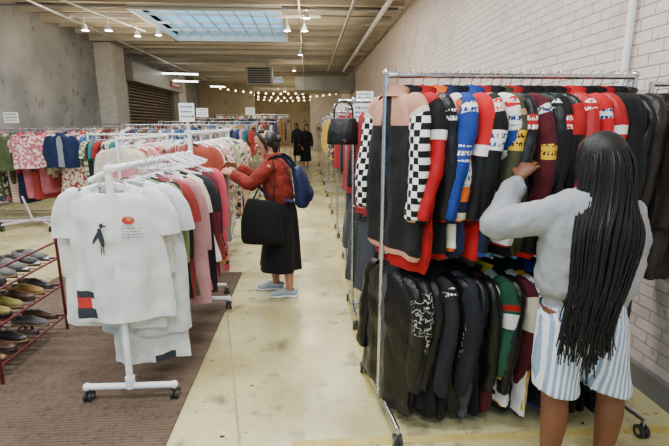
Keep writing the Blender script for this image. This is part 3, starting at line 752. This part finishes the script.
def hand(mb, w, d, nrm, side, mat, curl=.6, sc=1.0, spread=.10):
    """w wrist, d direction to fingers, nrm palm-facing normal, side: +1 thumb on +lat side"""
    w = V(w); d = V(d).normalized(); nrm = V(nrm); nrm = (nrm-d*nrm.dot(d)).normalized(); lat = d.cross(nrm)*side
    mb.loft([w-d*.02*sc, w+d*.01*sc, w+d*.05*sc, w+d*.085*sc], [(.024*sc, .019*sc), (.026*sc, .017*sc), (.038*sc, .016*sc), (.040*sc, .013*sc)], mat, n=14, side=lat, sub=3)
    for i, (o, l) in enumerate(((.031, .066), (.0105, .075), (-.0105, .070), (-.031, .055))):
        p = w+d*((.080-(.006 if i in (0, 3) else 0))*sc)+lat*(o*sc); dd = (d+lat*(o*spread/.03)).normalized()
        pts = [p-dd*.01*sc, p]; a = 0
        for k, f in enumerate((.42, .32, .26)):
            a += curl*(.7 if k == 0 else 1.0)*(1+.08*i)
            p = p+(dd*math.cos(a)+nrm*math.sin(a))*(l*f*sc); pts.append(p)
        mb.loft(pts, [.0085*sc, .0088*sc, .0084*sc, .0076*sc, .0060*sc], mat, n=10, sub=3)
    p = w+d*.022*sc+lat*.022*sc; td = (d*.6+lat*.7+nrm*.25).normalized(); td2 = (d*.9+lat*.15+nrm*.45).normalized()
    mb.loft([p, p+td*.035*sc, p+td*.035*sc+td2*.028*sc, p+td*.035*sc+td2*.052*sc], [.014*sc, .0115*sc, .0105*sc, .0075*sc], mat, n=10, sub=3)

# ------------------------------------------------------------------ near woman (braids)
WA = empty("woman_with_braids", (1.14, 1.70, 0))
skA = skinmat("skin_brown", hx('#74462c'))
mb = MB()
CX = 1.14
for s, fx in ((-1, 1.065), (1, 1.315)):
    mb.loft([(CX+s*.085, 1.70, .86), (CX+s*.095, 1.70, .68), (fx, 1.71, .46), (fx, 1.695, .34), (fx, 1.70, .2), (fx, 1.70, .08)], [.088, .082, .056, .056, .043, .034], skA, n=16, sub=4)
    mb.loft([(fx, 1.66, .045), (fx, 1.72, .06), (fx, 1.80, .04), (fx, 1.87, .03)], [(.03, .03), (.034, .04), (.038, .025), (.03, .014)], skA, n=12, side=V((1, 0, 0)), sub=3)
mb.loft([(CX, 1.70, .80), (CX, 1.70, .95), (CX, 1.71, 1.10), (CX+.01, 1.71, 1.24), (CX+.01, 1.71, 1.30)], [(.15, .10), (.12, .09), (.135, .10), (.15, .09), (.07, .06)], skA, n=18, side=V((1, 0, 0)), sub=3)
mb.loft([(CX+.01, 1.70, 1.27), (CX+.025, 1.73, 1.40)], [.052, .05], skA, n=14)
hA = V((1.165, 1.755, 1.455))
BA = head(mb, hA, V((.12, 1, -.22)), V((0, .2, 1)), 1.0, skA)
Lsh, Lel, Lwr = V((.985, 1.71, 1.255)), V((.785, 1.80, 1.185)), V((.935, 1.965, 1.355))
Rsh, Rel, Rwr = V((1.30, 1.71, 1.255)), V((1.355, 1.76, 1.02)), V((1.30, 1.94, 1.12))
for a, e, w in ((Lsh, Lel, Lwr), (Rsh, Rel, Rwr)):
    mb.loft([a, a.lerp(e, .5), e, e.lerp(w, .5), w], [.045, .042, .036, .034, .023], skA, n=12, sub=3)
hand(mb, Lwr+(Lwr-Lel).normalized()*.015, V((.62, .28, .62)), V((.35, .5, -.6)), 1, skA, curl=.38)
hand(mb, Rwr+(Rwr-Rel).normalized()*.01, V((-.1, .9, .3)), V((-.6, .1, -.4)), -1, skA, curl=.45)
o = mb.build("body", parent=WA); remesh(o, .0044, 2, .4)
face_parts(BA, 1.0, WA, lip=(.25, .09, .08))
gm = F('#96989c', name='heather_grey_sweatshirt', wr=.25)
mb = MB(); X = V((1, 0, 0))
mb.loft([(CX, 1.70, .87), (CX, 1.70, .905), (CX, 1.70, .925), (CX, 1.70, .96), (CX, 1.70, 1.05), (CX, 1.70, 1.13), (CX, 1.70, 1.22), (CX, 1.705, 1.285), (CX+.01, 1.71, 1.325), (CX+.015, 1.715, 1.36)],
        [(.168, .118), (.170, .122), (.190, .138), (.210, .152), (.212, .15), (.208, .145), (.20, .135), (.172, .115), (.105, .085), (.075, .07)], gm, n=24, side=X, sub=3)
for a, e, w in ((Lsh, Lel, Lwr), (Rsh, Rel, Rwr)):
    k = e.lerp(w, .5)
    mb.loft([a+V((.04 if a.x < 1.1 else -.04, 0, 0)), a.lerp(e, .4), a.lerp(e, .85), e, e.lerp(w, .2), k, e.lerp(w, .82), e.lerp(w, .93), w], [.082, .074, .068, .066, .064, .058, .054, .038, .036], gm, n=18, sub=4)
mb.loft([(CX-.055, 1.685, 1.33), (CX-.02, 1.655, 1.345), (CX+.015, 1.648, 1.35), (CX+.05, 1.655, 1.345), (CX+.085, 1.685, 1.33)], [.016, .02, .02, .02, .016], gm, n=10, sub=3)
o = mb.build("sweatshirt", parent=WA); remesh(o, .008, 3, .5); wrinkle(o, .10, .024); wrinkle(o, .045, .008)
# shorts
sm_ = F('#8fa5c6', name='striped_shorts', kind='xstripe', col2=hx('#dde4ec'), wr=.15, sc=1.25)
mb = MB()
mb.loft([(CX, 1.70, .955), (CX, 1.70, .90), (CX, 1.70, .82), (CX, 1.70, .76)], [(.15, .105), (.160, .12), (.178, .132), (.175, .125)], sm_, n=24, side=X, sub=3)
for s in (-1, 1):
    mb.loft([(CX+s*.082, 1.70, .82), (CX+.005+s*.095, 1.70, .70), (CX+.02+s*.108, 1.70, .56), (CX+.03+s*.112, 1.70, .50), (CX+.03+s*.112, 1.70, .485)], [(.093, .12), (.092, .112), (.092, .104), (.094, .104), (.093, .103)], sm_, n=20, side=X, sub=3)
o = mb.build("shorts", parent=WA); remesh(o, .007, 1, .5); wrinkle(o, .10, .010)
# hair cap + braids
hm, nt, b = nmat("braided_black_hair"); b.inputs["Base Color"].default_value = (.005, .0045, .005, 1); b.inputs["Roughness"].default_value = .55; b.inputs["Specular IOR Level"].default_value = .35
tcn = nt.nodes.new("ShaderNodeTexCoord"); mpn = nt.nodes.new("ShaderNodeMapping"); mpn.inputs["Scale"].default_value = (90, 90, 110); nt.links.new(tcn.outputs["Object"], mpn.inputs["Vector"])
bumpn(nt, b, noisen(nt, mpn.outputs[0], 1, 2), .6, .004)
mb = MB()
mb.ball(hA+V((-.002, -.022, .022)), (.090, .101, .102), hm, n=24, m=16)
mb.loft([hA+V((0, -.05, .0)), hA+V((-.01, -.075, -.10)), hA+V((-.03, -.11, -.2)), V((1.09, 1.545, 1.08)), V((1.07, 1.53, .85))], [(.085, .05), (.088, .045), (.09, .03), (.09, .014), (.06, .006)], hm, n=18, side=X, sub=4)
nb = 260
for i in range(nb):
    ang = math.pi*(1.0+R.random())
    layer = R.random()*2.4
    el = R.uniform(.1, 1.35)
    st = hA+V((.086*math.cos(ang)*math.cos(el), -.02+.096*math.sin(ang)*math.cos(el)*1.0, .022+.096*math.sin(el)))
    wx = math.cos(ang)
    p1 = hA+V((wx*(.092+.010*R.random()), -.03+.103*math.sin(ang)-.008*layer, -.01+R.uniform(-.02, .02)))
    p2 = hA+V((wx*(.100+.012*R.random())-.01, -.055+.10*math.sin(ang)-.010*layer, -.13))
    x3 = 1.11+wx*(.112+.02*R.random())+R.uniform(-.012, .012)
    yb = 1.548-.011*layer+abs(wx)**2*.03
    zend = R.uniform(.60, .88)+abs(wx)*.10
    xe = 1.062+wx*R.uniform(.06, .112)
    p3 = V((x3, yb-.002, 1.20)); p4 = V((x3*.6+xe*.4, yb-.012, 1.02)); p5 = V((xe+R.uniform(-.012, .012), yb-.018, (1.0+zend)/2-.04)); p6 = V((xe+R.uniform(-.02, .02), yb-.02, zend))
    pts = [st, p1, p2, p3, p4, p5, p6]
    P = []; L = len(pts)
    def cr(a, b2, c, d2, t): return .5*((2*b2)+(-a+c)*t+(2*a-5*b2+4*c-d2)*t*t+(-a+3*b2-3*c+d2)*t**3)
    for j in range(L-1):
        k = 9
        for q in range(k): P.append(cr(pts[max(0, j-1)], pts[j], pts[j+1], pts[min(L-1, j+2)], q/k))
    P.append(pts[-1])
    rr = [(.0042 if q % 2 else .0031)*(1-.3*q/len(P)) for q in range(len(P))]
    mb.loft(P, rr, hm, n=5)
mb.build("braided_hair", parent=WA)
mb = MB()
for fx in (1.065, 1.315):
    shoe(mb, (fx, 1.765, 0), math.pi/2, whitep, so2, 'sneaker', 1.0)
mb.build("sneakers", parent=WA)

# ------------------------------------------------------------------ browsing woman (rust sweater)
def customer(name, loc, yaw, sweater, bottom, skin, hairc, bags=True, reach=True, sc=1.0, vox=.006):
    E = empty(name, loc)
    M = Matrix.Translation(loc) @ Matrix.Rotation(yaw, 4, 'Z') @ Matrix.Scale(sc, 4)
    mb = MB(M)
    for s, fy in ((-1, -.06), (1, .10)):
        mb.loft([(s*.08, 0, .88), (s*.09, .02, .68), (s*.095, .0+fy*.5, .46), (s*.095, fy-.02, .3), (s*.095, fy-.03, .08)], [.085, .075, .052, .048, .033], skin, n=12, sub=3)
        mb.loft([(s*.095, fy-.05, .045), (s*.095, fy, .06), (s*.095, fy+.09, .035)], [(.028, .028), (.03, .035), (.03, .018)], skin, n=10, side=X, sub=3)
    mb.loft([(0, 0, .82), (0, .0, .95), (0, .03, 1.12), (0, .05, 1.26), (0, .05, 1.31)], [(.15, .1), (.12, .085), (.135, .095), (.14, .085), (.06, .05)], skin, n=16, side=X, sub=3)
    mb.loft([(0, .05, 1.28), (0, .085, 1.39)], [.048, .045], skin, n=12)
    hc = V((0, .115, 1.445))
    Bh = head(mb, hc, (-.15, .9, -.38), (0, .3, 1), .95, skin)
    if reach: arms = [((-.165, .05, 1.25), (-.21, .22, 1.09), (-.13, .40, 1.17)), ((.165, .05, 1.25), (.20, .24, 1.10), (.12, .41, 1.21))]
    else: arms = [((-.165, .05, 1.25), (-.22, .03, 1.0), (-.2, .12, .78)), ((.165, .05, 1.25), (.22, .03, 1.0), (.2, .12, .78))]
    for a, e, w in arms:
        a, e, w = V(a), V(e), V(w)
        mb.loft([a, e, w], [.042, .036, .024], skin, n=12, sub=4)
        s = -1 if a.x < 0 else 1
        hand(mb, w+(w-e).normalized()*.012, (w-e)+V((-s*.04, .05, 0)), V((-s*.7, .2, -.5)), s, skin, curl=.45)
    o = mb.build("body", parent=E); remesh(o, vox, 3, .4)
    face_parts(Bh, .95, E, M=M)
    mb = MB(M)
    mb.loft([(0, 0, .90), (0, 0, .94), (0, .01, 1.0), (0, .03, 1.12), (0, .04, 1.21), (0, .05, 1.27), (0, .055, 1.31), (0, .065, 1.345)], [(.155, .12), (.165, .13), (.18, .14), (.18, .14), (.175, .13), (.15, .11), (.09, .08), (.062, .06)], sweater, n=22, side=X, sub=3)
    for a, e, w in arms:
        a, e, w = V(a), V(e), V(w)
        mb.loft([a*.8+V((0, .01, 1.25*.2)), a.lerp(e, .5), e, e.lerp(w, .5), e.lerp(w, .88), w], [.07, .066, .06, .056, .048, .033], sweater, n=14, sub=3)
    o = mb.build("sweater", parent=E); remesh(o, .009, 4, .5); wrinkle(o, .06, .022)
    mb = MB(M)
    def fo(s, th): return 1+s*(.12*math.sin(5*th+1)+.07*math.sin(9*th))
    mb.loft([(0, 0, 1.0), (0, 0, .93), (0, 0, .82), (0, .0, .6), (0, .01, .4), (0, .015, .26)], [(.135, .105), (.15, .12), (.18, .15), (.185, .165), (.195, .18), (.20, .19)], bottom, n=40, side=X, sub=4, cap=False, fold=fo)
    mb.build("skirt", parent=E)
    mb = MB(M)
    for s, fy in ((-1, -.06), (1, .10)): shoe(mb, (s*.095, fy+.03, 0), math.pi/2, plain("sneaker_grey", hx('#9aa4ad'), .6), whitep, 'sneaker', 1.05)
    mb.build("sneakers", parent=E)
    mb = MB(M)
    mb.ball(hc+V((0, -.036, .026)), (.076, .078, .082), hairc, n=20, m=14)
    mb.loft([hc+V((0, .085, .07)), hc+V((0, .05, .093)), hc+V((0, 0, .10))], [(.045, .012), (.06, .02), (.066, .03)], hairc, n=14, side=X, sub=3)
    mb.loft([hc+V((0, -.06, .03)), hc+V((0, -.085, -.03)), hc+V((0, -.08, -.09))], [(.065, .045), (.052, .035), (.03, .02)], hairc, n=14, side=X, sub=3)
    mb.ball(hc+V((0, -.118, .03)), (.032, .028, .032), hairc)
    for s in (-1, 1): mb.loft([hc+V((s*.045, .06, .08)), hc+V((s*.072, .025, .04)), hc+V((s*.076, -.01, -.01)), hc+V((s*.07, -.02, -.07))], [(.018, .014), (.026, .014), (.026, .010), (.012, .006)], hairc, n=8, sub=3)
    mb.build("hair", parent=E)
    if bags:
        mb = MB(M); nv = F('#131f42', name='navy_nylon', rough=.6)
        mb.loft([(0, -.205, .86), (0, -.21, .90), (0, -.215, 1.02), (0, -.19, 1.14), (0, -.16, 1.21), (0, -.15, 1.225)], [(.10, .045), (.13, .07), (.135, .078), (.125, .066), (.095, .045), (.05, .02)], nv, n=20, side=X, sub=3)
        mb.loft([(0, -.28, .92), (0, -.29, .98), (0, -.28, 1.05)], [(.09, .02), (.1, .03), (.08, .015)], nv, n=14, side=X, sub=3)
        for s in (-1, 1): mb.loft([(s*.09, -.17, 1.18), (s*.1, -.04, 1.325), (s*.105, .1, 1.27), (s*.12, .18, 1.15), (s*.15, .1, 1.0), (s*.12, -.14, .93)], [(.022, .005)]*6, nv, n=8, sub=4)
        mb.build("backpack", parent=E)
        mb = MB(M); bk = F('#08080a', name='black_canvas')
        c = V((-.265, .12, .77))
        mb.loft([c+V((0, 0, -.20)), c+V((0, 0, -.195)), c+V((0, 0, -.15)), c+V((0, 0, .0)), c+V((0, -.01, .14)), c+V((0, -.015, .19))], [(.04, .14), (.055, .17), (.062, .19), (.055, .185), (.04, .15), (.025, .125)], bk, n=28, side=X, sub=3)
        for dx in (-.02, .02): mb.loft([c+V((dx, -.1, .17)), V((-.20, -.0, 1.16)), V((-.165, .04, 1.325)), V((-.20, .1, 1.16)), c+V((dx, .08, .17))], [(.004, .014)]*5, bk, n=8, side=V((0, 1, 0)), sub=5)
        mb.build("tote_bag", parent=E)
    return E
skB = skinmat("skin_light", hx('#b98468'))
hairB = plain("dark_brown_hair", (.012, .008, .006), .45)
customer("woman_browsing", V((-.27, 4.15, 0)), math.radians(84), F('#7d2418', name='rust_knit', wr=.4), F('#0b0b0e', name='black_skirt_cloth'), skB, hairB)
customer("shopper", V((-.1, 17.0, 0)), math.radians(200), F('#1a1a1e'), F('#16161a'), skB, hairB, bags=False, reach=False, sc=1.05, vox=.012)
customer("shopper", V((-.45, 20.0, 0)), math.radians(150), F('#2a3040'), F('#16161a'), skB, hairB, bags=False, reach=False, sc=1.08, vox=.012)

# ------------------------------------------------------------------ lights
def area(name, loc, sx, sy, e, col, rot=(0, 0, 0)):
    l = bpy.data.lights.new(name, 'AREA'); l.shape = 'RECTANGLE'; l.size = sx; l.size_y = sy; l.energy = e; l.color = col
    o = bpy.data.objects.new(name, l); scene.collection.objects.link(o); o.location = loc; o.rotation_euler = rot; return o
def added_fixture(x, y, e, col=(.96, .985, 1.0), z=3.82, L=2.4):  # added strip housing that carries an area light for general brightness
    mb = MB(); mb.box((x, y, z+.05), (L+.06, .26, .07), whitep); ob = mb.build("added_light_fixture", smooth=False)
    l = area("added_area_lamp", (0, 0, -.004), L, .2, e, col); l.parent = ob
for y in (-1.2, 1.2, 3.4, 5.8, 8.2):
    added_fixture(-3.6, y, 85); added_fixture(-.2, y, 108, L=1.8)  # added out-of-frame strips, the main light on the near room
for y, e in ((23, 120), (30, 150)):
    added_fixture(-2.2, y, e, (1, .9, .72), L=1.5)  # added warm strips to brighten the far end
mb = MB(); tb = plain("lit_tube", (1, 1, 1), .5, 0, (1, 1, 1), 9)
for (x0, x1, y, z) in ((-5.6, -4.3, 18.6, 3.55), (-5.3, -4.4, 18.9, 3.3), (-4.9, -4.2, 24, 3.5)):
    mb.tube((x0, y, z), (x1, y+.3, z), .03, tb); mb.tube((x0+.1, y, z+.02), (x0+.1, y, 3.95), .006, pm); mb.tube((x1-.1, y+.25, z+.02), (x1-.1, y+.25, 3.95), .006, pm)
mb.build("hanging_fluorescent_tubes")
def spot(x, y, z, e=38):
    mb = MB(); 
    mb.tube((x, y, z+.14), (x, y, 3.9), .008, whitep); mb.loft([(x, y, z+.15), (x, y, z+.13), (x, y, z+.05), (x, y, z+.03)], [.02, .04, .06, .072], whitep, n=16, cap=False)
    ob = mb.build("track_spotlight")
    l = bpy.data.lights.new("bulb", 'POINT'); l.energy = e; l.shadow_soft_size = .075; l.color = (1, .84, .6)
    o = bpy.data.objects.new("bulb", l); scene.collection.objects.link(o); o.parent = ob; o.location = V((x, y, z))-ob.location
for x, y, z in ((-4.75, 10.6, 3.55), (-4.25, 10.6, 3.55), (-4.0, 11.6, 3.62), (-3.6, 11.9, 3.7), (-.42, 10.4, 3.55), (-.05, 10.4, 3.55), (-.5, 18.2, 3.6), (.0, 9.9, 3.70), (-.2, 14.2, 3.6)): spot(x, y, z)
for x, y in ((-2.5, 20), (-1.2, 25), (-3.2, 28), (-.3, 27), (-2, 32), (-.6, 31)): spot(x, y, 3.3, 40)
mb = MB(); mb.box((-4.4, 10.62, 3.87), (1.3, .05, .05), whitep); mb.box((-.2, 10.42, 3.87), (1.0, .05, .05), whitep); mb.build("lighting_track", smooth=False)
mb = MB(); sb = plain("warm_bulb", (1, .8, .5), .5, 0, (1, .72, .38), 7)
for r_ in range(3):
    y = 24+r_*3.5; prev = None
    for i in range(17):
        x = -4.4+i*.38; z = 3.15+.25*((i-8)/8)**2
        mb.ball((x, y, z), .05, sb, n=8, m=6)
        if prev: mb.tube(prev, (x, y, z+.05), .008, blackr, n=5)
        prev = (x, y, z+.05)
mb.build("string_lights")

w = bpy.data.worlds.new("World"); scene.world = w; w.use_nodes = True
bg = w.node_tree.nodes["Background"]; bg.inputs[0].default_value = (.24, .60, .90, 1); bg.inputs[1].default_value = 1.7

# ------------------------------------------------------------------ camera
cam = bpy.data.cameras.new("camera"); co = bpy.data.objects.new("camera", cam); scene.collection.objects.link(co)
cam.sensor_width = 36; cam.lens = 450/669*36; cam.clip_end = 200
co.location = (0, 0, 1.6); co.rotation_euler = (math.radians(90-12.3), 0, math.radians(-3.3))
scene.camera = co
